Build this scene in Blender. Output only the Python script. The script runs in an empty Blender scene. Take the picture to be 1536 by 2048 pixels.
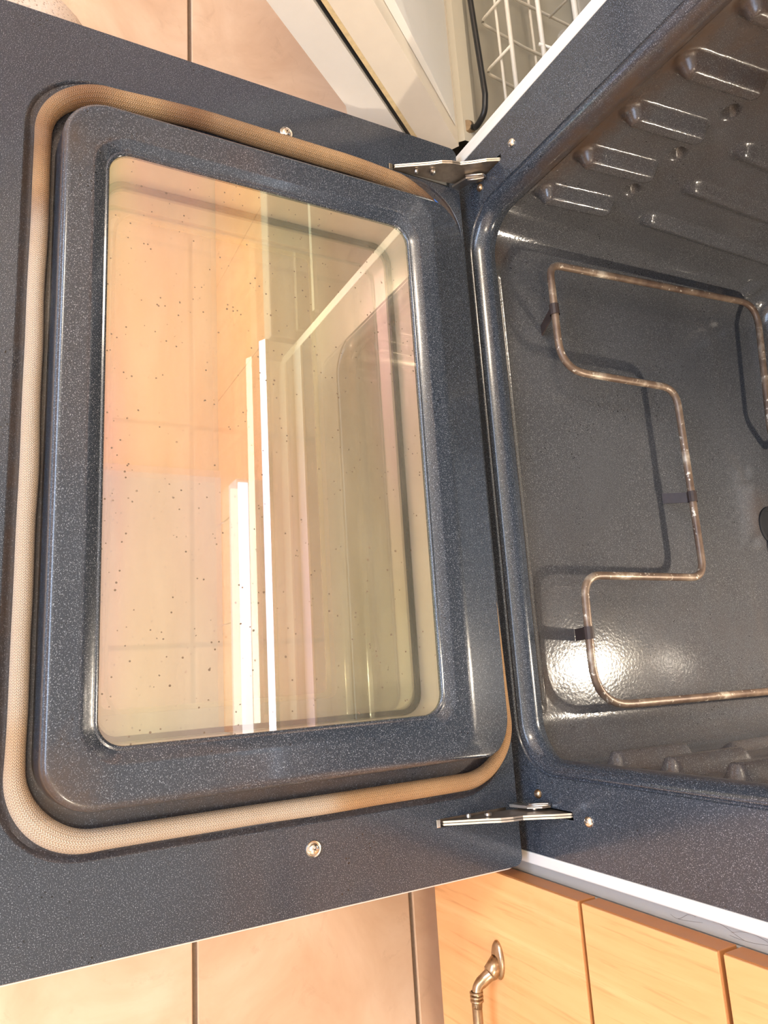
import bpy, bmesh, math, random
from mathutils import Vector, Matrix, noise
random.seed(7)
C = bpy.context.scene.collection
SC = bpy.context.scene
DZ = 0.25                       # the oven door lies 0.25 m above the floor

# ------------------------------------------------------------------ camera
Rr = [(0.06153039, 0.88314563, 0.46504602), (0.97563968, 0.04508051, -0.21469736), (-0.21057354, 0.46692776, -0.85885811)]
cam = bpy.data.objects.new('camera', bpy.data.cameras.new('camera')); C.objects.link(cam)
M = Matrix(((Rr[0][0], -Rr[1][0], -Rr[2][0], 0.19160859), (Rr[0][1], -Rr[1][1], -Rr[2][1], -0.43374877),
            (Rr[0][2], -Rr[1][2], -Rr[2][2], 0.57541598 + DZ), (0, 0, 0, 1)))
cam.matrix_world = M
cam.data.sensor_fit = 'HORIZONTAL'; cam.data.sensor_width = 36; cam.data.lens = 1442.0 / 1536 * 36
cam.data.clip_start = 0.01
SC.camera = cam

# ------------------------------------------------------------------ world, lights, exposure
w = bpy.data.worlds.new('world'); SC.world = w; w.use_nodes = True
wn = w.node_tree; bg = wn.nodes['Background']
bg.inputs[0].default_value = (0.50, 0.66, 1.0, 1); bg.inputs[1].default_value = 3.0
SC.view_settings.view_transform = 'Standard'; SC.view_settings.look = 'None'
SC.view_settings.gamma = 1; SC.view_settings.use_curve_mapping = False
SC.view_settings.exposure = -0.04

def area(name, loc, rot, sx, sy, power, col):
    l = bpy.data.lights.new(name, 'AREA'); l.shape = 'RECTANGLE'; l.size = sx; l.size_y = sy
    l.energy = power; l.color = col
    o = bpy.data.objects.new(name, l); C.objects.link(o); o.location = (loc[0], loc[1], loc[2] + DZ); o.rotation_euler = rot
    return o
area('ceiling_lamp_light', (1.55, -0.90, 2.10), (0, 0, 0), 0.40, 0.40, 20, (1.0, 0.84, 0.66))
area('ceiling_lamp_light', (-1.35, -1.30, 2.10), (0, 0, 0), 0.40, 0.40, 23, (1.0, 0.84, 0.66))
area('window_light', (-0.35, -2.52, 1.35), (math.radians(90), 0, 0), 2.8, 1.1, 85, (0.62, 0.77, 1.0))
def point(name, loc, power, col, r):
    l = bpy.data.lights.new(name, 'POINT'); l.energy = power; l.color = col; l.shadow_soft_size = r
    o = bpy.data.objects.new(name, l); C.objects.link(o); o.location = (loc[0], loc[1], loc[2] + DZ)
    return o

# ------------------------------------------------------------------ node helpers
class NT:
    def __init__(s, name):
        s.m = bpy.data.materials.new(name); s.m.use_nodes = True; s.t = s.m.node_tree
        s.t.nodes.clear(); s.out = s.n('ShaderNodeOutputMaterial')
    def n(s, typ, **kw):
        x = s.t.nodes.new(typ)
        for k, v in kw.items(): setattr(x, k, v)
        return x
    def l(s, a, b): s.t.links.new(a, b)
    def put(s, sock, v):
        if hasattr(v, 'is_linked') or isinstance(v, bpy.types.NodeSocket): s.l(v, sock)
        else:
            if isinstance(v, tuple) and len(v) == 3: v = (*v, 1)
            sock.default_value = v
    def coord(s, which='Object', scale=(1, 1, 1)):
        tc = s.n('ShaderNodeTexCoord'); mp = s.n('ShaderNodeMapping'); s.l(tc.outputs[which], mp.inputs[0])
        mp.inputs['Scale'].default_value = scale; return mp.outputs[0]
    def noise(s, scale, detail=2, rough=.5, vec=None, dist=0):
        x = s.n('ShaderNodeTexNoise'); x.inputs['Scale'].default_value = scale; x.inputs['Detail'].default_value = detail
        x.inputs['Roughness'].default_value = rough; x.inputs['Distortion'].default_value = dist
        s.l(vec or s.coord(), x.inputs['Vector']); return x.outputs['Fac']
    def vor(s, scale, vec=None, feature='F1'):
        x = s.n('ShaderNodeTexVoronoi'); x.inputs['Scale'].default_value = scale; x.feature = feature
        s.l(vec or s.coord(), x.inputs['Vector']); return x.outputs['Distance']
    def ramp(s, f, pts):
        x = s.n('ShaderNodeValToRGB'); s.l(f, x.inputs[0]); e = x.color_ramp.elements
        while len(e) > 1: e.remove(e[-1])
        e[0].position = pts[0][0]; c0 = pts[0][1]; e[0].color = (*c0, 1) if isinstance(c0, tuple) else (c0, c0, c0, 1)
        for p, c in pts[1:]:
            k = e.new(p); k.color = (*c, 1) if isinstance(c, tuple) else (c, c, c, 1)
        return x.outputs[0]
    def math(s, op, a, b=0.0, c=None, clamp=False):
        x = s.n('ShaderNodeMath', operation=op); x.use_clamp = clamp
        s.put(x.inputs[0], a); s.put(x.inputs[1], b)
        if c is not None: s.put(x.inputs[2], c)
        return x.outputs[0]
    def mix(s, f, a, b):
        x = s.n('ShaderNodeMix', data_type='RGBA'); s.put(x.inputs[0], f); s.put(x.inputs[6], a); s.put(x.inputs[7], b); return x.outputs[2]
    def attr(s, name):
        x = s.n('ShaderNodeAttribute', attribute_name=name); return x
    def bump(s, h, strength=.2, dist=.001):
        x = s.n('ShaderNodeBump'); x.inputs['Strength'].default_value = strength; x.inputs['Distance'].default_value = dist
        s.l(h, x.inputs['Height']); return x.outputs[0]
    def pbr(s, col, rough=.5, metal=0, normal=None, coat=0, spec=.5, coat_rough=.05):
        b = s.n('ShaderNodeBsdfPrincipled'); s.put(b.inputs['Base Color'], col); s.put(b.inputs['Roughness'], rough)
        s.put(b.inputs['Metallic'], metal); s.put(b.inputs['Coat Weight'], coat); b.inputs['Coat Roughness'].default_value = coat_rough
        b.inputs['Specular IOR Level'].default_value = spec
        if normal is not None: s.l(normal, b.inputs['Normal'])
        s.l(b.outputs[0], s.out.inputs[0]); s.b = b; return s.m

def simple(name, col, rough=.5, metal=0, nscale=0, namp=.1, bump=0, coat=0):
    t = NT(name)
    if nscale:
        f = t.noise(nscale, 4, .6)
        c = t.mix(f, tuple(min(1, x * (1 - namp)) for x in col), tuple(min(1, x * (1 + namp)) for x in col))
        nm = t.bump(f, bump, .001) if bump else None
        return t.pbr(c, rough, metal, nm, coat)
    return t.pbr(col, rough, metal, None, coat)

def mat_enamel(name, base, speck, rough=.22, stained=True, coat=.25, peel=.10):
    t = NT(name); v = t.coord()
    sp = t.noise(1400, 1.5, .6, v)
    spk = t.ramp(sp, [(0.0, 0.0), (.585, 0.0), (.72, 1.0)])
    big = t.noise(9, 3, .6, v)
    basec = t.mix(big, tuple(x * .8 for x in base), tuple(x * 1.25 for x in base))
    c = t.mix(t.math('MULTIPLY', spk, .75), basec, speck)
    # black burnt-on specks in patches
    d = t.vor(300, v); patch = t.ramp(t.noise(16, 3, .6, v), [(.45, 0.0), (.60, 1.0)])
    dots = t.math('MULTIPLY', t.ramp(d, [(.16, 1.0), (.22, 0.0)]), patch)
    dots = t.math('MULTIPLY', dots, t.ramp(t.noise(90, 2, .6, v), [(.52, 0.0), (.58, 1.0)]))
    c = t.mix(dots, c, (.004, .004, .005))
    r = rough
    if stained:
        a = t.attr('stain').outputs['Fac']
        sn = t.noise(38, 5, .7, v)
        f = t.math('MULTIPLY', a, t.ramp(sn, [(.25, .25), (.62, 1.0)]))
        c = t.mix(f, c, (.070, .042, .027))
        r = t.math('MULTIPLY_ADD', f, .25, rough)
    nb = t.bump(t.noise(300, 2, .5, v), peel, .0006)
    return t.pbr(c, r, 0, nb, coat=coat, spec=.5, coat_rough=.10)

M_ENAM = mat_enamel('blue_black_enamel', (.029, .036, .049), (.40, .44, .50), rough=.22, coat=.45)
M_CAV = mat_enamel('oven_cavity_enamel', (.060, .061, .066), (.36, .36, .36), rough=.11, coat=0.0, peel=.28)
M_WHITE = simple('white_painted_steel', (.86, .83, .78), .35, 0, 60, .03, .02, coat=.3)
M_GREYW = simple('grey_and_shaded_white_steel', (.50, .47, .43), .45, 0, 60, .03)
M_DARK = simple('black_gap_steel', (.012, .012, .014), .6, 0, 60, .2)
M_BROWN = simple('brown_edge', (.16, .085, .045), .5, 0, 200, .3)
M_STEEL = simple('zinc_steel', (.62, .58, .53), .32, 1, 260, .18, .08)
M_STEELD = simple('dull_dark_steel', (.42, .35, .28), .40, .9, 140, .4, .15)
M_CLIP = simple('burnt_brown_clip', (.035, .022, .020), .55, 0, 200, .4)
M_CHROME = simple('bright_screw_steel', (.86, .80, .72), .18, 1, 300, .1)
M_CAVM = simple('aluminized_steel', (.95, .86, .76), .35, .4, 120, .06, .02)
M_BEIGE = simple('door_inner_shell', (.95, .86, .62), .30, .15, 30, .05)
M_BLACKR = simple('black_rubber', (.010, .011, .013), .35, 0, 80, .2)
M_TUB = simple('grey_tub_plastic', (.50, .46, .38), .42, 0, 8, .06)
M_LINER = simple('white_liner_plastic', (.92, .92, .91), .35, 0, 10, .04)
M_GLUE = simple('yellowed_seam', (.76, .60, .34), .5, 0, 160, .3)
M_CREAM = simple('cream_door_edge', (.86, .78, .66), .5, 0, 40, .05)
M_WIRE = simple('cream_nylon_wire', (.74, .68, .58), .35, 0, 60, .05)
M_WALL = simple('painted_wall', (.80, .70, .58), .7, 0, 6, .03)
M_CEIL = simple('painted_ceiling', (.93, .86, .66), .8, 0, 5, .02)
M_GROUT = simple('brown_grout', (.20, .14, .095), .9, 0, 300, .25, .2)
M_COUNT = simple('speckled_countertop', (.55, .48, .40), .3, 0, 400, .3)
M_ANTIQ = simple('antique_pewter', (.40, .30, .20), .30, 1, 140, .35, .15)
M_BACKG = simple('glossy_black_glass', (.02, .02, .022), .08, 0)
M_GLINT = simple('blue_reflection_tint', (.03, .16, .62), .4, 0)
M_HAIR = simple('brown_hair_strands', (.12, .06, .03), .5, 0)

def mat_tile():
    t = NT('beige_ceramic_tile'); v = t.coord()
    oi = t.n('ShaderNodeObjectInfo'); ad = t.n('ShaderNodeVectorMath', operation='ADD'); t.l(v, ad.inputs[0])
    sc = t.n('ShaderNodeVectorMath', operation='SCALE'); t.l(oi.outputs['Location'], sc.inputs[0]); sc.inputs['Scale'].default_value = 3.1
    t.l(sc.outputs[0], ad.inputs[1]); v = ad.outputs[0]
    a = t.noise(7, 5, .62, v, .6); b = t.noise(26, 6, .7, v, 1.2)
    c = t.ramp(a, [(.3, (.60, .385, .24)), (.5, (.71, .49, .32)), (.7, (.79, .585, .41))])
    c = t.mix(t.ramp(b, [(.58, 0.0), (.74, .45)]), c, (.50, .31, .19))
    nb = t.bump(t.noise(60, 4, .6, v), .12, .001)
    return t.pbr(c, .38, 0, nb)
M_TILE = mat_tile()

def mat_wood():
    t = NT('orange_maple_veneer'); v = t.coord('Object', (22, 22, 1.6))
    a = t.noise(1.6, 5, .6, v, .8)
    v2 = t.coord('Object', (90, 90, 4)); b = t.noise(3, 4, .6, v2, .2)
    c = t.ramp(a, [(.28, (.68, .33, .125)), (.5, (.78, .41, .17)), (.72, (.84, .48, .215))])
    c = t.mix(t.ramp(b, [(.56, 0.0), (.78, .5)]), c, (.42, .15, .035))
    f = t.noise(14, 4, .7); c = t.mix(t.ramp(f, [(.60, 0.0), (.75, .3)]), c, (.80, .48, .22))
    return t.pbr(c, .33, 0, t.bump(b, .05, .0005), coat=.25, coat_rough=.2)
M_WOOD = mat_wood()
M_WOODE = simple('maple_edge_band', (.42, .16, .045), .42, 0, 60, .12)

def mat_braid():
    t = NT('braided_glass_fibre'); uv = t.n('ShaderNodeUVMap'); 
    sp = t.n('ShaderNodeSeparateXYZ'); t.l(uv.outputs[0], sp.inputs[0])
    u = sp.outputs[0]; vv = sp.outputs[1]          # u in metres along the rope, v 0..1 round it
    n = 34.0
    row = t.math('MULTIPLY', vv, n)
    tri = t.math('PINGPONG', row, 1.0)
    ph = t.math('ADD', t.math('MULTIPLY', u, 520.0), t.math('MULTIPLY', tri, .9))
    w1 = t.math('SINE', t.math('MULTIPLY', ph, 6.2832))
    cell = t.math('MULTIPLY_ADD', w1, .5, .5)
    groove = t.math('ABSOLUTE', t.math('SINE', t.math('MULTIPLY', row, 3.14159)))
    h = t.math('MULTIPLY', cell, t.math('POWER', groove, .5))
    col = t.attr('Col').outputs['Color']
    c = t.mix(t.math('MULTIPLY_ADD', h, .75, .25), t.mix(.80, col, (.06, .032, .016)), col)
    return t.pbr(c, .75, 0, t.bump(h, .7, .0012))
M_BRAID = mat_braid()

def mat_element():
    t = NT('oxidised_heating_tube'); v = t.coord()
    a = t.noise(30, 4, .6, v); b = t.noise(150, 3, .6, v)
    c = t.ramp(a, [(.35, (.11, .068, .048)), (.55, (.21, .145, .10)), (.68, (.50, .42, .33))])
    c = t.mix(t.ramp(b, [(.62, 0.0), (.68, .8)]), c, (.78, .70, .58))
    return t.pbr(c, .42, .25, t.bump(b, .3, .0008))
M_ELEM = mat_element()

def mat_glass(name, tint, refl, pos_scale, rough=.01, dirt=True, dots=None, strength=1.0, seed=0.0, painted_haze=.0):
    """coated oven glass: tinted see-through plus a thin-film reflection whose hue drifts over the pane"""
    t = NT(name); v = t.coord()
    mp = t.n('ShaderNodeMapping'); t.l(t.n('ShaderNodeTexCoord').outputs['Object'], mp.inputs[0])
    mp.inputs['Scale'].default_value = (1.3, 6.0, 1); mp.inputs['Location'].default_value = (seed, seed * .7, 0)
    f = t.noise(pos_scale, 1, .4, mp.outputs[0], .4)
    film = t.ramp(f, [(.20, (.78, .72, 1)), (.28, (1, .62, .86)), (.36, (1, .80, .66)), (.45, (1, .95, .60)), (.54, (.80, 1, .74)), (.60, (1, .90, .62)), (.68, (1, .68, .76)), (.78, (.76, .80, 1)), (.88, (.66, .96, 1))])
    gl = t.n('ShaderNodeBsdfGlossy'); t.l(film, gl.inputs['Color']); gl.inputs['Roughness'].default_value = rough
    tr = t.n('ShaderNodeBsdfTransparent'); t.put(tr.inputs['Color'], tint)
    fr = t.n('ShaderNodeLayerWeight'); fr.inputs[0].default_value = .35
    k = t.math('MULTIPLY_ADD', fr.outputs['Fresnel'], .5, refl)
    m = t.n('ShaderNodeMixShader'); t.l(k, m.inputs[0]); t.l(tr.outputs[0], m.inputs[1]); t.l(gl.outputs[0], m.inputs[2])
    last = m.outputs[0]
    def over(fac, colr, r=.6):
        nonlocal last
        d = t.n('ShaderNodeBsdfPrincipled'); t.put(d.inputs['Base Color'], colr); d.inputs['Roughness'].default_value = r
        mm = t.n('ShaderNodeMixShader'); t.l(fac, mm.inputs[0]); t.l(last, mm.inputs[1]); t.l(d.outputs[0], mm.inputs[2]); last = mm.outputs[0]
    if dots:
        # printed dot screen
        tc = t.n('ShaderNodeTexCoord'); s3 = t.n('ShaderNodeSeparateXYZ'); t.l(tc.outputs['Object'], s3.inputs[0])
        a = t.math('ABSOLUTE', t.math('SINE', t.math('MULTIPLY', t.math('ADD', s3.outputs[0], s3.outputs[1]), dots)))
        b = t.math('ABSOLUTE', t.math('SINE', t.math('MULTIPLY', t.math('SUBTRACT', s3.outputs[0], s3.outputs[1]), dots)))
        dd = t.math('GREATER_THAN', t.math('MULTIPLY', a, b), .62)
        pass
    if dirt:
        d = t.vor(75, v); on = t.ramp(d, [(.055, 1.0), (.08, 0.0)])
        sel = t.ramp(t.noise(30, 2, .6, v), [(.50, 0.0), (.54, 1.0)])
        d2 = t.vor(190, v); on2 = t.math('MULTIPLY', t.ramp(d2, [(.11, 1.0), (.15, 0.0)]), t.ramp(t.noise(70, 2, .6, v), [(.53, 0.0), (.57, 1.0)]))
        over(t.math('MAXIMUM', t.math('MULTIPLY', on, sel), on2), (.09, .045, .02))
    if painted_haze: 
        g = t.math('MULTIPLY', t.ramp(t.noise(6, 4, .6, mp.outputs[0]), [(.3, .4), (.7, 1.0)]), painted_haze)
        over(g, (.97, .87, .66), .5)  # cream veil painted over the pane for its washed-out glare
    if dots: over(t.math('MULTIPLY', dd, .45), (.50, .34, .20))
    t.l(last, t.out.inputs[0]); return t.m
M_GLASS1 = mat_glass('coated_inner_glass', (1.0, .97, .93), .27, 1.0, .012, True, None, seed=.3, painted_haze=.10)
M_GLASS2 = mat_glass('coated_middle_glass', (1.0, .98, .92), .30, 1.0, .015, False, None, seed=5.2, painted_haze=.26)
M_GLASS3 = mat_glass('dot_screen_glass', (1.0, .98, .94), .06, 1.0, .03, False, 2600.0, seed=2.2, painted_haze=.55)

def mat_emit(name, col, s):
    t = NT(name); e = t.n('ShaderNodeEmission'); t.put(e.inputs[0], col); e.inputs[1].default_value = s; t.l(e.outputs[0], t.out.inputs[0]); return t.m
M_LAMP = mat_emit('lamp_diffuser', (1.0, .84, .66), 9.0)
M_PANEL = mat_emit('fluorescent_diffuser', (1.0, .88, .76), 1.1)
M_STRIP = mat_emit('added_hood_glow', (.80, .92, 1.0), 4.0)
M_BULB = mat_emit('oven_bulb', (1.0, .80, .52), 6.0)

def mat_mesh_fabric():
    t = NT('pale_knit_mesh'); v = t.coord('Object', (1, .6, 1)); d = t.vor(420, v)
    c = t.mix(t.ramp(d, [(.12, 0.0), (.35, 1.0)]), (.36, .26, .21), (.78, .66, .56)); return t.pbr(c, .85, 0, t.bump(d, .4, .001))
M_KNIT = mat_mesh_fabric()
M_SOLE = simple('grey_brown_rubber', (.25, .20, .16), .7, 0, 90, .15)
M_OVERLAY = simple('cream_shoe_trim', (.80, .70, .58), .6, 0, 60, .05)

# ------------------------------------------------------------------ mesh helpers
def mk(name, verts, faces, mat, parent=None, loc=(0, 0, 0), smooth=False, angle=None):
    me = bpy.data.meshes.new(name)
    L = Vector(loc)
    me.from_pydata([tuple(Vector(v) - L) for v in verts], [], faces); me.update()
    if smooth: me.polygons.foreach_set('use_smooth', [True] * len(me.polygons))
    o = bpy.data.objects.new(name, me); C.objects.link(o); me.materials.append(mat)
    if parent is None: o.location = L
    else: o.parent = parent
    if angle: me.set_sharp_from_angle(angle=math.radians(angle))
    return o
class Part:
    """collects shapes of one mesh in world coordinates"""
    def __init__(s): s.v = []; s.f = []
    def add(s, v, f):
        k = len(s.v); s.v += [tuple(x) for x in v]; s.f += [tuple(i + k for i in q) for q in f]; return s
    def box(s, a, b, bev=0.0):
        bm = bmesh.new(); bmesh.ops.create_cube(bm, size=1)
        a = Vector(a); b = Vector(b)
        for q in bm.verts: q.co = Vector([(a[i] + b[i]) / 2 + q.co[i] * (b[i] - a[i]) for i in range(3)])
        if bev: bmesh.ops.bevel(bm, geom=bm.edges[:], offset=bev, segments=2, affect='EDGES', profile=.5)
        return s.bm(bm)
    def bm(s, bm, mat=None):
        bm.verts.index_update()
        s.add([(mat @ q.co if mat else q.co) for q in bm.verts], [[q.index for q in f.verts] for f in bm.faces]); bm.free(); return s
    def tube(s, pts, r, n=10, closed=False, rs=None):
        v, f = tube_geo(pts, r, n, closed, rs); return s.add(v, f)
    def lathe(s, prof, origin, axis, n=24):
        """prof: (radius, height) list"""
        ax = Vector(axis).normalized(); u = ax.orthogonal().normalized(); w_ = ax.cross(u); O = Vector(origin); v = []; f = []
        for r, h in prof:
            for i in range(n):
                a = 2 * math.pi * i / n; v.append(O + ax * h + (u * math.cos(a) + w_ * math.sin(a)) * r)
        for k in range(len(prof) - 1):
            for i in range(n): f.append((k * n + i, k * n + (i + 1) % n, (k + 1) * n + (i + 1) % n, (k + 1) * n + i))
        return s.add(v, f)
    def make(s, name, mat, parent=None, base=(0, 0, 0), smooth=False, angle=None):
        return mk(name, s.v, s.f, mat, parent, base, smooth or bool(angle), angle)

def tube_geo(pts, r, n=10, closed=False, rs=None, squash=1.0):
    P = [Vector(p) for p in pts]; N = len(P); v = []; f = []
    up = None
    for i in range(N):
        a = P[(i - 1) % N] if (closed or i > 0) else P[i]; b = P[(i + 1) % N] if (closed or i < N - 1) else P[i]
        t = (b - a).normalized()
        if up is None: up = t.orthogonal().normalized()
        if abs(t.z) < .9 : up = Vector((0, 0, 1))
        x = t.cross(up).normalized()
        if x.length < .5: x = t.orthogonal().normalized()
        y = x.cross(t).normalized(); up = y
        rr_ = rs[i] if rs else r
        for k in range(n):
            an = 2 * math.pi * k / n; v.append(P[i] + x * math.cos(an) * rr_ + y * math.sin(an) * rr_ * squash)
    M_ = N if closed else N - 1
    for i in range(M_):
        for k in range(n):
            j = (i + 1) % N; f.append((i * n + k, i * n + (k + 1) % n, j * n + (k + 1) % n, j * n + k))
    if not closed:
        f.append(tuple(range(n - 1, -1, -1))); f.append(tuple((N - 1) * n + k for k in range(n)))
    return v, f

def rr(x0, x1, y0, y1, r, nc=10, ns=14):
    """rounded rectangle, counter-clockwise, the same number of points for any size"""
    out = []
    cs = [(x1 - r, y1 - r, 0), (x0 + r, y1 - r, 90), (x0 + r, y0 + r, 180), (x1 - r, y0 + r, 270)]
    for i, (cx, cy, a) in enumerate(cs):
        for k in range(nc + 1):
            t = math.radians(a + 90 * k / nc); out.append((cx + r * math.cos(t), cy + r * math.sin(t)))
        nx, ny, na = cs[(i + 1) % 4]; t = math.radians(na)
        p = out[-1]; q = (nx + r * math.cos(t), ny + r * math.sin(t))
        for k in range(1, ns): out.append((p[0] + (q[0] - p[0]) * k / ns, p[1] + (q[1] - p[1]) * k / ns))
    return out
def loft(rings, flip=False):
    n = len(rings[0]); v = [p for r_ in rings for p in r_]; f = []
    for k in range(len(rings) - 1):
        for i in range(n):
            q = (k * n + i, k * n + (i + 1) % n, (k + 1) * n + (i + 1) % n, (k + 1) * n + i)
            f.append(q[::-1] if flip else q)
    return v, f
def plate(outer, holes, fn, w0, w1, walls=True):
    """flat sheet with holes; fn(u, v, w) gives the 3-D point"""
    bm = bmesh.new(); edges = []
    for lp in [outer] + holes:
        vs = [bm.verts.new((p[0], p[1], 0)) for p in lp]
        for i in range(len(vs)): edges.append(bm.edges.new((vs[i], vs[(i + 1) % len(vs)])))
    bmesh.ops.triangle_fill(bm, use_beauty=True, use_dissolve=False, edges=edges, normal=(0, 0, 1))
    bm.verts.index_update(); v2 = [(q.co.x, q.co.y) for q in bm.verts]; tf = [[q.index for q in f.verts] for f in bm.faces]; bm.free()
    n = len(v2); v = [fn(a, b, w1) for a, b in v2] + [fn(a, b, w0) for a, b in v2]
    f = [tuple(t) for t in tf]
    if walls:
        f += [tuple(i + n for i in t[::-1]) for t in tf]
        k = 0
        for lp in [outer] + holes:
            m = len(lp)
            for i in range(m):
                a = k + i; b = k + (i + 1) % m; f.append((a, a + n, b + n, b))
            k += m
    return v, f
def recalc(o):
    bm = bmesh.new(); bm.from_mesh(o.data); bmesh.ops.recalc_face_normals(bm, faces=bm.faces[:]); bm.to_mesh(o.data); bm.free()
def round_path(P, rad, seg=8):
    """polyline with rounded corners; rad per vertex"""
    P = [Vector(p) for p in P]; out = [P[0]]
    for i in range(1, len(P) - 1):
        a = (P[i - 1] - P[i]); b = (P[i + 1] - P[i]); r = rad[i] if isinstance(rad, (list, tuple)) else rad
        ang = a.angle(b); d = min(r / math.tan(ang / 2), a.length * .49, b.length * .49)
        p = P[i] + a.normalized() * d; q = P[i] + b.normalized() * d
        for k in range(seg + 1):
            t = k / seg; out.append((p * (1 - t) ** 2 + P[i] * 2 * t * (1 - t) + q * t * t))
    out.append(P[-1]); return out
def resample(P, step):
    out = [P[0]]
    for a, b in zip(P, P[1:]):
        m = max(1, int((b - a).length / step))
        for k in range(1, m + 1): out.append(a.lerp(b, k / m))
    return out
def thing(name, label, cat, loc=(0, 0, 0), group=None):
    o = bpy.data.objects.new(name, None); C.objects.link(o); o.location = loc; o.empty_display_size = .05
    o['label'] = label; o['category'] = cat
    if group: o['group'] = group
    return o
def struct(o): o['kind'] = 'structure'; return o
def fattr(o, name, fn):
    """per-vertex float attribute; fn gets the point in build coordinates"""
    a = o.data.attributes.new(name, 'FLOAT', 'POINT'); 
    off = o.location if o.parent is None else o.parent.location
    a.data.foreach_set('value', [fn(q.co + off) for q in o.data.vertices])
def sm(a, b, x):
    t = max(0., min(1., (x - a) / (b - a))) if a != b else float(x > a)
    return t * t * (3 - 2 * t)

# ------------------------------------------------------------------ room
FZ = -0.25
fl = struct(Part().box((-2.2, -2.6, FZ - .06), (2.2, .66, FZ - .003)).make('floor', M_GROUT, base=(0, 0, FZ)))
T = .257; G = .0026; tile_mesh = None
bm_ = Part()
for ix in range(-9, 9):
    for iy in range(-10, 3):
        x0 = .1537 + T * ix; y0 = -.2385 + T * iy
        if x0 + T > 2.2 or x0 < -2.2 or y0 < -2.6 or y0 + T > .64: continue
        if tile_mesh is None:
            p = Part().box((-T / 2 + G, -T / 2 + G, -.008), (T / 2 - G, T / 2 - G, 0), .0012)
            o = p.make('tile', M_TILE, fl, smooth=False); tile_mesh = o.data
        else:
            o = bpy.data.objects.new('tile', tile_mesh); C.objects.link(o); o.parent = fl
        o.location = (x0 + T / 2, y0 + T / 2, random.uniform(-.0004, .0004))
CH = 2.2
struct(Part().box((-2.2, .66, FZ), (2.2, .74, CH)).make('wall_back', M_WALL, base=(0, .7, FZ)))
struct(Part().box((-2.28, -2.6, FZ), (-2.2, .74, CH)).make('wall_left', M_WALL, base=(-2.24, 0, FZ)))
struct(Part().box((2.2, -2.6, FZ), (2.28, .74, CH)).make('wall_right', M_WALL, base=(2.24, 0, FZ)))
struct(Part().box((-2.28, -2.68, CH), (2.28, .74, CH + .08)).make('ceiling', M_CEIL, base=(0, 0, CH)))
wf = Part()
wf.box((-2.28, -2.68, FZ), (-1.8, -2.6, CH)).box((1.1, -2.68, FZ), (2.28, -2.6, CH)).box((-1.8, -2.68, FZ), (1.1, -2.6, .75)).box((-1.8, -2.68, 1.95), (1.1, -2.6, CH))
struct(wf.make('wall_front', M_WALL, base=(0, -2.64, FZ)))
wi = Part()
for a, b in (((-1.8, .75), (-1.74, 1.95)), ((1.04, .75), (1.1, 1.95)), ((-1.74, .75), (1.04, .81)), ((-1.74, 1.89), (1.04, 1.95)), ((-.38, .81), (-.32, 1.89))):
    wi.box((a[0], -2.67, a[1]), (b[0], -2.61, b[1]), .004)
wo = struct(wi.make('window_1', M_WHITE, base=(-.35, -2.64, .75)))
NTg = NT('window_glass'); trn = NTg.n('ShaderNodeBsdfTransparent'); glo = NTg.n('ShaderNodeBsdfGlossy'); glo.inputs['Roughness'].default_value = 0
mx = NTg.n('ShaderNodeMixShader'); mx.inputs[0].default_value = .06; NTg.l(trn.outputs[0], mx.inputs[1]); NTg.l(glo.outputs[0], mx.inputs[2]); NTg.l(mx.outputs[0], NTg.out.inputs[0])
for a, b in ((-1.74, -.38), (-.32, 1.04)):
    Part().box((a, -2.643, .81), (b, -2.637, 1.89)).make('pane', NTg.m, wo, (-.35, -2.64, .75))

# ceiling lamp (seen only in reflections)
for lx, ly, lab in ((1.55, -.90, 'square white ceiling lamp over the floor right of the drawers'), (-1.35, -1.30, 'square white ceiling lamp over the floor left of the dishwasher')):
    cl = thing('ceiling_lamp', lab, 'lamp', (lx, ly, CH))
    Part().box((lx - .25, ly - .25, CH - .05), (lx + .25, ly + .25, CH), .008).make('housing', M_WHITE, cl, (lx, ly, CH))
    point('ceiling_fill_light', (lx, ly, CH - .30), 13, (1.0, .86, .68), .10)  # added fill below each lamp, brightens the ceiling mirrored in the glass
    Part().box((lx - .23, ly - .23, CH - .062), (lx + .23, ly + .23, CH - .0505), .004).make('diffuser', M_LAMP, cl, (lx, ly, CH))

# ------------------------------------------------------------------ range
B0 = (0, .3, FZ)
rg = thing('range', 'white freestanding electric range with a dark blue speckled oven, its door open', 'oven', B0)
YF = .013
# face sheet around the opening (dark blue speckled), in the x-z plane
fm = lambda u, v, w_: (u, YF + .0 + w_, v)
def slot(u, v, du, dv, r=.0012): return rr(u - du, u + du, v - dv, v + dv, r, 2, 1)
open_out = rr(-.2975, .2975, -.0085, .432, .048)
HZ = .0546
v, f = plate(rr(-.3665, .3665, -.060, .565, .002, 2, 2), [open_out, slot(-.3271, .038, .0035, .0225), slot(.3271, .038, .0035, .0225)],
             lambda u, v_, w_: (u, YF + w_, v_), .0012, 0)
fr = mk('face_frame', v, f, M_ENAM, rg, B0); recalc(fr)
fattr(fr, 'stain', lambda c: 0.0)
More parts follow.
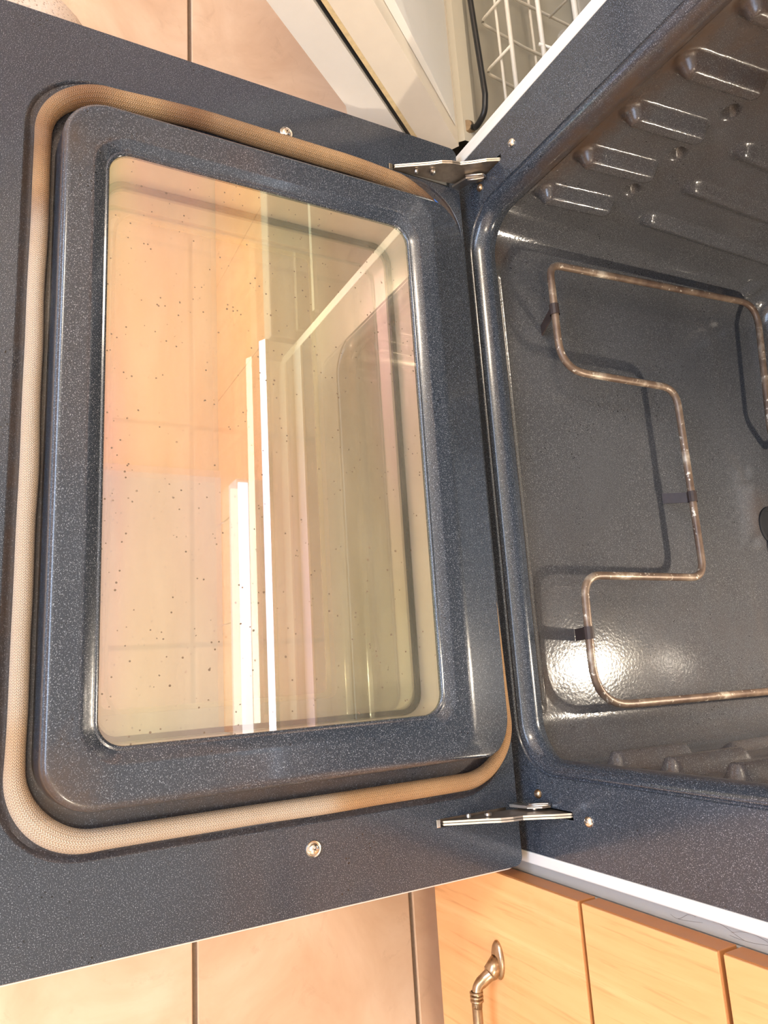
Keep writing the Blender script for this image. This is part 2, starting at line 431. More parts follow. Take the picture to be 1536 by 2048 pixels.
# rolled lip of the opening
def lipring(off, y, zoff=0.0, r=.048): return [(p[0], y, p[1]) for p in rr(-.2975 + off, .2975 - off, -.0085 + off, .432 - off, max(.02, r - off))]
prof = [(0, YF), (.0006, YF + .0022), (.0016, YF + .0026), (.0026, YF + .0016), (.0036, YF + .0006), (.0050, YF + .0008), (.0085, YF + .0040), (.0115, YF + .0085), (.0135, YF + .0135),
        (.0138, YF + .017), (.0122, YF + .021), (.0085, YF + .026), (.006, YF + .030)]
v, f = loft([lipring(a, b) for a, b in prof])
lp_ = mk('opening_lip', v, f, M_ENAM, rg, B0, smooth=True); recalc(lp_)
def lipstain(c):
    if c.x < -.2 and c.z > .03: return sm(YF + .002, YF + .011, c.y) * sm(.03, .12, c.z)
    if c.x > .2 and c.z > .04: return sm(YF + .008, YF + .014, c.y) * .5
    return 0.0
fattr(lp_, 'stain', lipstain)

# cavity: one pressed shell; section points go round, displaced inwards by the pressed rack guides
CX, CZ0, CZ1, CR, CY0, CY1 = .2915, -.0125, .426, .046, YF + .030, .522
def cap(y, z, y0, y1, zc, r):
    d = math.hypot(y - max(y0, min(y1, y)), z - zc); return d - r
def wallD(y, z):
    """inward height of the side wall pressings"""
    h = 0.0; dent = 0.0
    for k in range(6):
        zc = .073 + .0605 * k
        tilt = (y - .06) * .10
        d = cap(y, z - tilt, .062, .132, zc, .0085); h = max(h, .0145 * (1 - sm(-.004, .0055, d)))
        dn = cap(y, z - tilt, .060, .066, zc, .011); h = max(h, .0085 * (1 - sm(-.010, .004, dn)))
        dd = cap(y, z, .146, .147, zc + .036, .004); dent = max(dent, .010 * (1 - sm(-.003, .0065, dd)))
        dl = cap(y, z, .205, .445, zc + .006, .010); h = max(h, .0085 * (1 - sm(-.010, .004, dl)))
    h2 = .004 * (1 - sm(-.004, .004, cap(y, z, .47, .47, .022, .012)))
    return h + h2 - dent
def floorD(x, y):
    d = cap(x, y, -.236, .236, .0500, .0060); h = .0026 * (1 - sm(0, .0030, abs(d + .0012)))   # pair of fine ridges round a trough
    return h
def section():
    S = []
    def line(a, b, n, nrm):
        for k in range(n): t = k / n; S.append(((a[0] + (b[0] - a[0]) * t, a[1] + (b[1] - a[1]) * t), nrm))
    def arc(c, a0, n):
        for k in range(n): t = math.radians(a0 + 90 * k / n); S.append(((c[0] + CR * math.cos(t), c[1] + CR * math.sin(t)), (-math.cos(t), -math.sin(t))))
    line((-CX, CZ1 - CR), (-CX, CZ0 + CR), 150, (1, 0)); arc((-CX + CR, CZ0 + CR), 180, 24)
    line((-CX + CR, CZ0), (CX - CR, CZ0), 110, (0, 1)); arc((CX - CR, CZ0 + CR), 270, 24)
    line((CX, CZ0 + CR), (CX, CZ1 - CR), 150, (-1, 0)); arc((CX - CR, CZ1 - CR), 0, 8)
    line((CX - CR, CZ1), (-CX + CR, CZ1), 12, (0, -1)); arc((-CX + CR, CZ1 - CR), 90, 8)
    return S
S = section(); NS = len(S)
YS = [CY0 + .0011 * k for k in range(22)]; YS += [YS[-1] + .0022 * (k + 1) for k in range(int((.17 - YS[-1]) / .0022))]; YS += [YS[-1] + .004 * (k + 1) for k in range(int((CY1 - .03 - YS[-1]) / .004))]
V = []
for y in YS:
    for (p, nr) in S:
        x, z = p; h = 0
        if abs(nr[0]) > .7 and z < CZ1 - CR: h = wallD(y, z) * sm(CY0 - .001, CY0 + .006, y)
        elif nr[1] > .99: h = floorD(x, y)
        wob = .0006 * noise.noise(Vector((x * 9, y * 9, z * 9)))
        V.append((x + nr[0] * (h + wob), y, z + nr[1] * (h + wob)))
nb = 8; y_ = YS[-1]; BR = .03
for k in range(1, nb + 1):                       # rounded turn into the back wall
    a = math.radians(90 * k / nb)
    for (p, nr) in S:
        o_ = BR * (1 - math.cos(a)); V.append((p[0] + nr[0] * o_, y_ + BR * math.sin(a), p[1] + nr[1] * o_))
F = []
rows = len(YS) + nb
for j in range(rows - 1):
    for i in range(NS): F.append((j * NS + i, (j + 1) * NS + i, (j + 1) * NS + (i + 1) % NS, j * NS + (i + 1) % NS))
V.append((0, y_ + BR, .2)); cidx = len(V) - 1
for i in range(NS): F.append(((rows - 1) * NS + i, cidx, (rows - 1) * NS + (i + 1) % NS))
cav = mk('cavity', V, F, M_CAV, rg, B0, smooth=True); recalc(cav)
def cavstain(c):
    s_ = 0.0
    if c.x < -.27: s_ = max(s_, (1 - sm(.045, .085, c.y)) * sm(.05, .12, c.z), .75 * sm(.16, .32, c.z), .25 * sm(.05, .16, c.z))
    if c.x > .27: s_ = max(s_, .45 * sm(.03, .1, c.z))
    s_ = max(s_, .75 * (1 - sm(.0, .022, math.hypot(c.x + .262, c.y - .055))) if c.z < .1 else 0)
    if c.z < .02:
        s_ = max(s_, .7 * (1 - sm(.0, .03, math.hypot((c.x - .215) * .5, (c.y - .062) * 1.4))))
        s_ = max(s_, .20 * sm(-.05, .2, c.x))
        s_ = max(s_, .55 * (1 - sm(.01, .06, math.hypot(c.x - .03, (c.y - .46)))))
    return s_
fattr(cav, 'stain', cavstain)
Part().box((-.3, CY0 + .005, CZ1 + .003), (.3, .53, CZ1 + .03)).make('cavity_insulation', M_GREYW, rg, B0)

# white body: side trims, side panels, drawer, cooktop, backguard
for s_ in (-1, 1):
    a, b = sorted((s_ * .3668, s_ * .3772)); Part().box((a, YF - .0006, -.20), (b, .60, .60), .0012).make('front_trim', M_WHITE, rg, B0)
    a, b = sorted((s_ * .3776, s_ * .3885)); Part().box((a, YF + .004, -.22), (b, .60, .60), .001).make('side_panel', M_GREYW if s_ > 0 else M_WHITE, rg, B0)  # right white panel coloured grey for the shade it stands in
Part().box((-.366, YF + .006, -.235), (.366, .04, -.062), .003).make('storage_drawer', M_WHITE, rg, B0)
Part().box((-.366, .535, -.2), (.366, .61, .60)).make('rear_panel', M_GREYW, rg, B0)
Part().box((-.366, .0, -.25), (.366, .5, -.236)).make('base_pan', M_DARK, rg, B0)
Part().box((-.366, YF - .004, .566), (.366, YF + .02, .602), .002).make('vent_trim', M_WHITE, rg, B0)
Part().box((-.385, -.035, .603), (.385, .55, .630), .006).make('cooktop', M_WHITE, rg, B0)
pf = [(-.0345, .6035), (-.0400, .6050), (-.0470, .6180), (-.0465, .6200), (-.0345, .6290)]; n_ = len(pf)
rl = mk('front_rail', [(x, a, b) for x in (-.3855, .3855) for a, b in pf], [tuple(range(n_)), tuple(range(2 * n_ - 1, n_ - 1, -1))] + [(i, i + n_, (i + 1) % n_ + n_, (i + 1) % n_) for i in range(n_)], M_CHROME, rg, B0); recalc(rl)  # polished face slanted to mirror the window into the door glass
Part().box((-.34, .02, .630), (.34, .50, .634), .001).make('cooktop_glass', M_BACKG, rg, B0)
Part().box((-.385, .552, .603), (.385, .63, .84), .008).make('backguard', M_WHITE, rg, B0)
for k, x in enumerate((-.31, -.22, .22, .31)):
    Part().lathe([(0, .03), (.018, .03), (.021, .024), (.023, .0), (.0, .0)], (x, .552, .74), (0, -1, 0), 20).make('knob', M_WHITE, rg, B0, angle=40)
Part().box((-.10, .548, .69), (.10, .5525, .79), .001).make('clock_panel', M_BACKG, rg, B0)

# screws on the oven face
def screw(name, pos, axis, r, parent, base, washer=True, mat=None):
    A = Vector(axis)
    p = Part(); P0 = Vector(pos)
    if washer:
        p.lathe([(r, 0), (r * 1.0, .0007), (r * .92, .0013), (r * .80, .0011), (r * .74, .0006), (r * .70, .0010), (r * .62, .0022), (r * .42, .0031), (r * .2, .0034), (0.00001, .0035)], P0, A, 28)
    else:
        p.lathe([(r, 0), (r, .0006), (r * .92, .0016), (r * .7, .0027), (r * .4, .0034), (0.00001, .0036)], P0, A, 24)
    o = p.make(name, mat or M_CHROME, parent, base, angle=50)
    q = Part(); u = A.orthogonal().normalized(); w_ = A.cross(u)
    u2 = (u + w_ * .35).normalized(); w2 = A.cross(u2)
    for d, e in ((u2, w2), (w2, u2)):
        L = r * .34; W = r * .075; h0, h1 = .0030, .00365
        vs = [P0 + d * a * L + e * b * W + A * h for h in (h0, h1) for a, b in ((-1, -1), (1, -1), (1, 1), (-1, 1))]
        q.add(vs, [(0, 1, 2, 3), (7, 6, 5, 4), (0, 4, 5, 1), (1, 5, 6, 2), (2, 6, 7, 3), (3, 7, 4, 0)])
    c = q.make('cross_recess', M_STEELD, o, base); c.parent = o
    return o
for s_ in (-1, 1):
    screw('screw', (s_ * .3286, YF, .0794), (0, -1, 0), .0046, rg, B0, False)
screw('screw', (-.3155, YF, .0215), (0, -1, 0), .0042, rg, B0, False, M_ANTIQ)
screw('screw', (.3135, YF, .0165), (0, -1, 0), .0042, rg, B0, False, M_ANTIQ)

# heating element on its clips
EZ = .020
pts = [(-.035, .512, .045), (-.045, .478, EZ), (-.075, .4525, EZ), (-.267, .474, EZ), (-.2438, .1015, EZ), (-.1155, .1005, EZ), (-.1175, .2812, EZ), (.1135, .2800, EZ),
       (.1115, .0962, EZ), (.2425, .0925, EZ), (.2475, .474, EZ), (.075, .4525, EZ), (.045, .478, EZ), (.035, .512, .045)]
rad = [0, .01, .03, .030, .018, .036, .024, .022, .024, .045, .03, .03, .01, 0]
path = resample(round_path(pts, rad, 8), .012)
he = Part().tube(path, .0043, 12).make('heating_element', M_ELEM, rg, B0, smooth=True)
def clip(ex, ey, dirx, diry, fx, fy):
    p = Part(); t = Vector((dirx, diry, 0)).normalized(); n = Vector((-t.y, t.x, 0)); E0 = Vector((ex, ey, EZ))
    ring = []
    for s1 in (-1, 1):                        # band round the tube
        for k in range(13):
            a = 2 * math.pi * k / 12; ring.append(E0 + t * s1 * .0062 + n * math.cos(a) * .0055 + Vector((0, 0, math.sin(a) * .0055)))
    p.add(ring, [(k, k + 1, k + 14, k + 13) for k in range(12)])
    F0 = Vector((fx, fy, CZ0 + .0008)); top = E0 + Vector((0, 0, -.004)); th = .0008
    d = (F0 - top); side = t * .0062; nn = d.cross(side).normalized() * th
    vs = [top - side - nn, top + side - nn, F0 + side - nn, F0 - side - nn, top - side + nn, top + side + nn, F0 + side + nn, F0 - side + nn]
    p.add(vs, [(0, 1, 2, 3), (7, 6, 5, 4), (0, 4, 5, 1), (1, 5, 6, 2), (2, 6, 7, 3), (3, 7, 4, 0)])
    o = p.make('element_clip', M_CLIP, rg, B0); recalc(o); return o
clip(-.187, .1008, 1, 0, -.178, .108); clip(.018, .2806, 1, -.02, .0135, .268); clip(.170, .0945, 1, 0, .1705, .106)
Part().lathe([(.026, 0), (.026, .0015), (.022, .002), (.021, .0006), (0.0001, .0006)], (.040, .470, CZ0 + .0002), (0, 0, 1), 24).make('vent_hole_disk', M_DARK, rg, B0, angle=40)  # dark disk drawn for the shade inside the floor vent hole
# terminals and oven lamp on the back wall
Part().box((-.06, .512, .028), (.06, .5225, .062), .002).make('terminal_plate', M_STEELD, rg, B0)
lamp = Part().lathe([(.032, 0), (.032, .004), (.026, .008), (.022, .010)], (.205, .5215, .31), (0, -1, 0), 24).make('oven_lamp', M_STEELD, rg, B0, angle=40)
lb = Part().lathe([(.008, .008), (.014, .018), (.018, .030), (.016, .042), (.009, .050), (.0002, .053)], (.205, .5215, .31), (0, -1, 0), 20).make('bulb', M_BULB, lamp, B0, smooth=True)
point('oven_lamp_light', (.208, .425, .312), 9.5, (1.0, .86, .68), .011)

# ------------------------------------------------------------------ oven door (part of the range)
door = Part()
# plateau pressed out of the inner sheet
def pring(x, y0, y1, r, z, slope=False, xl=None):
    out = []
    for a, b in rr(-(xl or x), x, y0, y1, r, 12, 30):
        zz = z
        if slope and b > -.0640: zz = min(z, .0355 - (b + .0640) * .36)
        out.append((a, b, zz))
    return out
WX, WY0, WY1 = .2333, -.3698, -.0924
def off(o, z, hy=None): return pring(WX + o, WY0 - o, WY1 + (hy if hy is not None else o), .018 + o * .8, z)
rings = [off(0, .0270), off(0, .0300), off(.0008, .0312), off(.0016, .0316), off(.0030, .0312), off(.0036, .0316), off(.0046, .0324), off(.0100, .0346), off(.0112, .0352), off(.0128, .0355), off(.0150, .0355, .0135),
         pring(.2650, -.3975, -.0680, .030, .0355), pring(.2672, -.3995, -.0655, .031, .0355), pring(.2690, -.4006, -.0625, .032, .0354, True), pring(.2704, -.4018, -.0600, .033, .0351, True),
         pring(.2718, -.4029, -.0200, .034, .0342, True), pring(.2728, -.4040, -.0172, .034, .0328, True), pring(.2735, -.4050, -.0160, .035, .0305, True), pring(.2740, -.4058, -.0152, .035, .025, True),
         pring(.2750, -.4075, -.0142, .037, .010), pring(.2758, -.4088, -.0138, .038, -.001), pring(.3040, -.4265, -.0045, .054, -.0030, xl=.3175), pring(.3070, -.4295, -.0030, .056, -.0024, xl=.3195),
         pring(.3090, -.4315, -.0024, .058, -.0004, xl=.3210), pring(.3102, -.4327, -.0020, .059, 0, xl=.3220)]
v, f = loft(rings); nv = len(v)
door.add(v, f)
trench = [(p[0], p[1]) for p in rings[-1]]
hs = [slot(s_ * .3271, -.0505, .0035, .0385) for s_ in (-1, 1)]
v, f = plate(rr(-.375, .375, -.502, 0.0, .008, 6, 4), [trench] + hs, lambda u, v_, w_: (u, v_, w_), -.0012, 0)
door.add(v, f)
v, f = loft([[(a, b, 0) for a, b in rr(-.375, .375, -.502, 0, .008)], [(a, b, -.0025) for a, b in rr(-.376, .376, -.503, .001, .009)], [(a, b, -.012) for a, b in rr(-.376, .376, -.503, .001, .009)]])
door.add(v, f)
od = door.make('oven_door', M_ENAM, rg, B0, smooth=True); recalc(od); od.data.set_sharp_from_angle(angle=math.radians(35))
od['label'] = 'dark blue speckled inner door sheet lying open'
def doorstain(c):
    s_ = 1.0 * (1 - sm(.0, .05, math.hypot(c.x - .262, c.y + .400)))
    s_ = max(s_, .55 * (1 - sm(0, .03, math.hypot(c.x + .235, c.y + .40))))
    if c.z < .008 and -.432 < c.y < -.01 and abs(c.x) < .306:
        s_ = max(s_, .5 + .3 * noise.noise(Vector((c.x * 11, c.y * 11, 0))))
    s_ = max(s_, .9 * (1 - sm(.006, .030, math.hypot(c.x + .300, c.y + .012))))
    s_ = max(s_, .75 * (1 - sm(0, .016, abs(c.x + .318)))  * sm(-.115, -.07, c.y))
    if c.x > .262: s_ = max(s_, .35 * sm(.262, .275, c.x))
    if abs(c.z) < .0002: s_ = 0
    return min(1, s_)
fattr(od, 'stain', doorstain)
for s_ in (-1, 1):
    screw('screw', (s_ * .3286, -.2038, 0), (0, 0, 1), .0066, od, B0)
# blue line painted in for a small reflection by the left hinge
Part().tube([(-.296, -.040, .0065), (-.2885, -.026, .0055), (-.280, -.0175, .005)], .0011, 6).make('blue_glint', M_GLINT, od, B0)
# braided gasket rope
gp = rr(-.3020, .2955, -.4185, -.0095, .050, 26, 120)
GP = []; GR = []
gp = [(a - .0070 * (1 - sm(.06, .185, abs(b + .215))) * sm(-.25, -.296, a) + (.018 * sm(-.085, -.03, b) if a < -.15 else 0), b) for a, b in gp]   # the left run bows outwards
for (a, b) in gp:
    wv = .0010 * noise.noise(Vector((a * 14, b * 14, 3)))
    pinch = .0016 * (1 - sm(-.20, .1, a)) * (b > -.40) if a < 0 else 0
    hin = sm(-.05, -.012, b); left = 1 - sm(-.1, .25, a)
    GP.append((a + wv, b + wv - .0045 * hin * left, .0062 - .0055 * hin * left))
    corner = (1 - sm(.0, .05, math.hypot(abs(a) - .288, b + .405)))
    r_ = .0064 + .0028 * sm(-.23, -.30, a) * sm(-.42, -.37, b) + .0010 * sm(.22, .27, a) + .0012 * corner
    GR.append(r_ + wv * .5 - .0012 * hin - .0030 * hin * left)
nseg = 28; v, f = tube_geo(GP, .008, nseg, True, GR, .92)
gk = mk('door_gasket', v, f, M_BRAID, od, B0, smooth=True)
uvl = gk.data.uv_layers.new(name='UVMap'); cum = [0.0]
for i in range(len(GP)): cum.append(cum[-1] + (Vector(GP[(i + 1) % len(GP)]) - Vector(GP[i])).length)
for pi, pg in enumerate(gk.data.polygons):
    i = pi // nseg; k = pi % nseg
    for li, (ii, kk) in zip(pg.loop_indices, ((i, k), (i, k + 1), (i + 1, k + 1), (i + 1, k))): uvl.data[li].uv = (cum[ii], kk / nseg)
ca = gk.data.color_attributes.new('Col', 'FLOAT_COLOR', 'POINT')
cream = Vector((.80, .66, .52)); tan = Vector((.62, .36, .17)); brown = Vector((.34, .16, .07)); gold = Vector((.70, .42, .20))
for i, (a, b, c_) in enumerate(GP):
    n1 = noise.noise(Vector((a * 22, b * 22, 1))); n2 = noise.noise(Vector((a * 70, b * 70, 5)))
    wc = 0.0                                   # how clean the rope is here
    if b < -.33: wc = sm(-.20, -.12, a + n1 * .04) * (1 - .55 * (1 - sm(0, .05, abs(a - .225 + n1 * .02))))
    wr = sm(.24, .28, a) * (1 - sm(-.215, -.165, b + n1 * .02)); wc = max(wc, wr)
    tl = (1 - sm(-.15, -.05, a)) * (1 - sm(-.33, -.22, b))
    base_ = gold.lerp(brown, max(0, min(1, .12 + .28 * tl + n1 * (.4 + .9 * tl))))
    base_ = base_.lerp(brown * .45, sm(-.10, -.045, b) * (1 - sm(-.05, .15, a)))
    col = base_.lerp(cream, max(0, min(1, wc + n2 * .12)))
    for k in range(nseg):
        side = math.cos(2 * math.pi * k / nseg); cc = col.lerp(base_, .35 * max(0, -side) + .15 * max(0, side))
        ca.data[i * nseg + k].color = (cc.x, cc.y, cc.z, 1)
# glass stack
def pane(name, x, y0, y1, r, z0, z1, mat):
    lo = rr(-x, x, y0, y1, r, 8, 6)
    v_, f_ = plate(lo, [], lambda u, q, w_: (u, q, w_), z0, z1, True); o = mk(name, v_, [f_[i] for i in range(len(f_)) if i < len(f_)], mat, od, B0)
    return o
def sheet(name, x, y0, y1, r, z, mat):
    lo = rr(-x, x, y0, y1, r, 8, 6); o = mk(name, [(a, b, z) for a, b in lo], [tuple(range(len(lo)))], mat, od, B0); return o
sheet('inner_glass', WX + .0005, WY0 - .0005, WY1 + .0005, .018, .0296, M_GLASS1)
v, f = loft([[(a, b, .0288) for a, b in rr(-WX - .001, WX + .001, WY0 - .001, WY1 + .001, .019)], [(a, b, .0050) for a, b in rr(-WX - .001, WX + .001, WY0 - .001, WY1 + .001, .019)],
             [(a, b, -.0060) for a, b in rr(-WX - .001, WX + .001, WY0 - .001, WY1 + .001, .019)]], True)
mk('window_channel', v, f, M_CAVM, od, B0, smooth=True, angle=40)
v, f = plate(rr(-WX, WX, WY0, WY1, .018, 8, 6), [rr(-WX + .0040, WX - .0040, WY0 + .0040, WY1 - .0040, .0146, 8, 6)], lambda u, q, w_: (u, q, w_), -.0085, -.0052)
o = mk('glass_seal', v, f, M_BLACKR, od, B0); recalc(o)
sheet('middle_glass', WX + .001, WY0 - .001, WY1 + .001, .018, -.0090, M_GLASS2)
AX, AY0, AY1 = .2100, -.362, -.176
v, f = plate(rr(-.2285, .2285, -.366, -.0965, .022, 8, 6), [rr(-AX, AX, AY0, AY1, .006, 8, 6)], lambda u, q, w_: (u, q, w_), -.0245, -.0225)
o = mk('inner_shell', v, f, M_BEIGE, od, B0); recalc(o)
v, f = loft([[(a, b, -.0095) for a, b in rr(-.2290, .2290, -.3665, -.096, .022)], [(a, b, -.0225) for a, b in rr(-.2290, .2290, -.3665, -.096, .022)]], True)
mk('shell_wall', v, f, M_CAVM, od, B0, smooth=True)
v, f = plate(rr(-.222, .222, -.360, -.103, .03, 8, 6), [rr(-.2195, .2195, -.3575, -.1055, .028, 8, 6)], lambda u, q, w_: (u, q, w_), -.0224, -.0212)
o = mk('shell_bead', v, f, M_CAVM, od, B0); recalc(o)
sheet('outer_glass', .225, -.37, -.165, .004, -.030, M_GLASS3)
v, f = plate(rr(-.3800, .3800, -.5070, .0015, .009, 6, 4), [rr(-.214, .214, -.366, -.172, .006, 8, 6)], lambda u, q, w_: (u, q, w_), -.036, -.0125)
o = mk('outer_panel', v, f, M_WHITE, od, B0); recalc(o)
v, f = loft([[(a, b, -.0062) for a, b in rr(-.3765, .3765, -.5035, .0012, .009)], [(a, b, -.0122) for a, b in rr(-.3785, .3785, -.5055, .0014, .009)]])
mk('edge_trim', v, f, M_BROWN, od, B0)  # brown strip between the door sheet and the outer panel
hd = Part().tube(round_path([(-.29, -.47, -.036), (-.29, -.47, -.075), (.29, -.47, -.075), (.29, -.47, -.036)], .02, 6), .010, 12).make('handle', M_WHITE, od, B0, smooth=True)

# hinge arms
def hinge(s_):
    x = s_ * .3271; p = Part()
    prof_t = [(-.083, .0012), (-.070, .0085), (-.052, .0190), (-.040, .0270), (-.030, .0305), (-.020, .0330), (-.008, .0405), (.002, .0478), (.013, .0540), (.016, .0555)]
    prof_b = [(.016, .018), (.002, .010), (-.012, .0040), (-.028, .0022), (-.052, .0005), (-.083, -.002)]
    for dx in (-.0017, .0009):
        n = len(prof_t) + len(prof_b); P = prof_t + prof_b
        vs = [(x + dx, a, b) for a, b in P] + [(x + dx + .0008, a, b) for a, b in P]
        fs = [tuple(range(n)), tuple(range(2 * n - 1, n - 1, -1))] + [(i, i + n, (i + 1) % n + n, (i + 1) % n) for i in range(n)]
        p.add(vs, fs)
    arm = p.make('hinge_arm', M_STEELD, rg, B0); recalc(arm)
    q = Part(); vs = []; fs = []
    for i, (a, b) in enumerate(prof_t):
        wv = .0005 * math.sin(i * 2.1)
        for dx, dz in ((-.0019, .0004), (-.0019, .0012), (-.0003, .0012), (-.0003, .0004)): vs.append((x + dx, a + wv, b + dz + wv))
    m = len(prof_t)
    for i in range(m - 1):
        for k in range(4): fs.append((i * 4 + k, i * 4 + (k + 1) % 4, (i + 1) * 4 + (k + 1) % 4, (i + 1) * 4 + k))
    fs += [(0, 1, 2, 3), tuple(range(m * 4 - 1, m * 4 - 5, -1))]
    q.add(vs, fs); q.add([(a_ + .0022, b_, c_) for a_, b_, c_ in vs], fs); fl_ = q.make('hinge_flange', M_STEEL, arm, B0); recalc(fl_)
    xi = x - s_ * .0052
    # inner link, latch hook and rivets, on the side towards the oven
    l = Part(); P = [(-.012, .004), (-.006, .022), (.004, .031), (.012, .033), (.013, .024), (.003, .018), (-.002, .002)]
    n = len(P); vs = [(xi - .0012, a, b) for a, b in P] + [(xi + .0012, a, b) for a, b in P]
    l.add(vs, [tuple(range(n)), tuple(range(2 * n - 1, n - 1, -1))] + [(i, i + n, (i + 1) % n + n, (i + 1) % n) for i in range(n)])
    o = l.make('hinge_link', M_STEEL, arm, B0); recalc(o)
    l = Part().tube(round_path([(xi - s_ * .002, -.010, .027), (xi - s_ * .002, .006, .037), (xi - s_ * .002, .0125, .034), (xi - s_ * .002, .004, .027), (xi - s_ * .002, -.004, .022)], .003, 4), .0011, 6)
    l.make('latch_wire', M_STEEL, arm, B0, smooth=True)
    for (a, b, r) in ((-.043, .0135, .0034), (.002, .0225, .0030), (-.060, .008, .0022)):
        Part().lathe([(r, 0), (r, .0022), (r * .7, .0032), (.0001, .0034)], (x - s_ * .0024, a, b), (-s_, 0, 0), 16).make('rivet', M_STEEL, arm, B0, angle=40)
    Part().box((x - .0034, -.0885, -.006), (x + .0034, -.0845, .0005), .0004).make('slot_tab', M_CHROME, arm, B0)
    Part().box((x - .0042, -.0885, -.0100), (x + .0042, -.004, -.0075)).make('hinge_pocket', M_STEELD, arm, B0)
for s_ in (-1, 1): hinge(s_)

# ------------------------------------------------------------------ cabinets on the right
XC0, XC1, YC = .3853, .7655, -.0095
BC = (.575, .3, FZ)
cb = thing('drawer_cabinet', 'orange maple drawer base cabinet to the right of the range', 'cabinet', BC)
Part().box((.3890, .0145, -.148), (.7620, .60, .60)).make('carcass', M_GREYW, cb, BC)
Part().box((.3890, .07, FZ), (.7620, .60, -.148)).make('toe_kick', M_WOODE, cb, BC)
def drawer(z0, z1, handle=True):
    d = Part().box((XC0, YC + .0012, z0), (XC1, .0095, z1), .0006).make('drawer_front', M_WOODE, cb, BC)
    Part().box((XC0 + .0006, YC - .0004, z0 + .0006), (XC1 - .0006, YC + .0012, z1 - .0006), .0003).make('face_veneer', M_WOOD, d, BC)
    if handle:
        zc = (z0 + z1) / 2 if z1 - z0 < .2 else -.0405
        xa, xb = .4665, .6845
        h = Part()
        def foot(x, sg):
            pr = [(.0001, 0), (.0068, 0), (.0080, .0012), (.0074, .0026), (.0060, .0034)]
            # long oval rosette, then the swan neck
            vs = []; fs = []; n = 20
            for r_, hh in [(.0085, 0), (.0088, .0012), (.0078, .0030), (.0060, .0042), (.0001, .0046)]:
                for i in range(n):
                    a = 2 * math.pi * i / n; vs.append((x - sg * .005 + math.cos(a) * r_ * 1.9, YC - .0004 - hh, zc + .004 + math.sin(a) * r_))
            for k in range(4):
                for i in range(n): fs.append((k * n + i, k * n + (i + 1) % n, (k + 1) * n + (i + 1) % n, (k + 1) * n + i))
            h.add(vs, fs)
            P = round_path([(x - sg * .004, YC, zc + .003), (x + sg * .006, YC - .010, zc + .001), (x + sg * .013, YC - .024, zc), (x + sg * .030, YC - .026, zc)], .008, 5)
            m = len(P); h.tube(P, .005, 12, rs=[.0078 - .0030 * min(1, i / (m * .6)) for i in range(m)])
            for j in range(3): h.lathe([(.0046, 0), (.0062, .0006), (.0062, .0018), (.0046, .0024)], (x + sg * (.0165 + j * .0032), YC - .0255, zc), (sg, 0, 0), 14)
        foot(xa, 1); foot(xb, -1)
        h.tube([(xa + .022, YC - .026, zc), (xb - .022, YC - .026, zc)], .0046, 14)
        h.make('handle', M_ANTIQ, d, BC, smooth=True)
    return d
drawer(-.145, .0805); drawer(.0845, .2115, False); drawer(.2155, .3955); drawer(.3995, .585)
ct = Part().box((.392, -.03, .602), (1.9, .645, .640), .004).make('countertop', M_COUNT, base=(1.1, .3, .602))
ct['label'] = 'speckled beige countertop over the maple drawers right of the range'; ct['category'] = 'countertop'
# hair caught on the grey strip
hp = Part()
for k in range(5):
    z = .19 + random.uniform(-.02, .03); x = .3815; P = []
    a = random.uniform(-.6, .6)
    for i in range(14): P.append((x + .0030 * math.sin(i * (.10 + .07 * k) + k), YF + .0037, z + i * .003 * math.cos(a) * (1 if k % 2 else -.6)))
    hp.tube(P, .00007, 4)
h_ = hp.make('hair_strands', M_HAIR, base=(.3815, YF, .16)); h_['label'] = 'fine loose hairs stuck on the pale strip beside the range'; h_['category'] = 'hair'

# ------------------------------------------------------------------ dishwasher on the left, door ajar
BD = (-.70, .3, FZ)
dw = thing('dishwasher', 'white built-in dishwasher left of the range with its door ajar', 'dishwasher', BD)
DX1, DX0 = -.402, -.985
P0 = Vector((0, -.127, -.0175)); dd = Vector((0, -.8135, .5815)).normalized(); nn = Vector((0, .5815, .8135))
def dprism(poly, x0, x1, name, mat, parent, bev=False):
    """poly: (s, n) pairs along the door and through its thickness"""
    Q = [P0 + dd * a + nn * b for a, b in poly]; n = len(Q)
    vs = [(x0, q.y, q.z) for q in Q] + [(x1, q.y, q.z) for q in Q]
    fs = [tuple(range(n)), tuple(range(2 * n - 1, n - 1, -1))] + [(i, i + n, (i + 1) % n + n, (i + 1) % n) for i in range(n)]
    o = mk(name, vs, fs, mat, parent, BD); recalc(o); return o
dprism([(.62, 0), (.62, .0365), (-.13, .0365), (-.12, -.006), (-.012, -.0045), (0, 0)], DX0, DX1, 'outer_panel', M_WHITE, dw)
dprism([(.61, .037), (.61, .0425), (-.128, .0425), (-.128, .037)], DX0 + .004, DX1 - .004, 'door_seam', M_BLACKR, dw)
dprism([(.615, .0426), (.615, .0475), (-.128, .0475), (-.128, .0426)], DX0, DX1, 'yellowed_edge', M_GLUE, dw)
ln = dprism([(.615, .0476), (.615, .084), (-.122, .084), (-.126, .0476)], DX0, DX1, 'inner_edge', M_CREAM, dw)
dprism([(.60, .0845), (.60, .090), (.33, .094), (.30, .108), (.10, .108), (.085, .094), (-.03, .090), (-.10, .086), (-.115, .0845)], DX0 + .02, DX1 - .022, 'door_liner', M_LINER, dw)
dprism([(.30, .1082), (.295, .120), (.155, .120), (.150, .1082)], -.62, -.452, 'detergent_cup', M_LINER, dw)
dprism([(.292, .1202), (.285, .127), (.225, .127), (.220, .1202)], -.60, -.475, 'cup_lid', M_WHITE, dw)
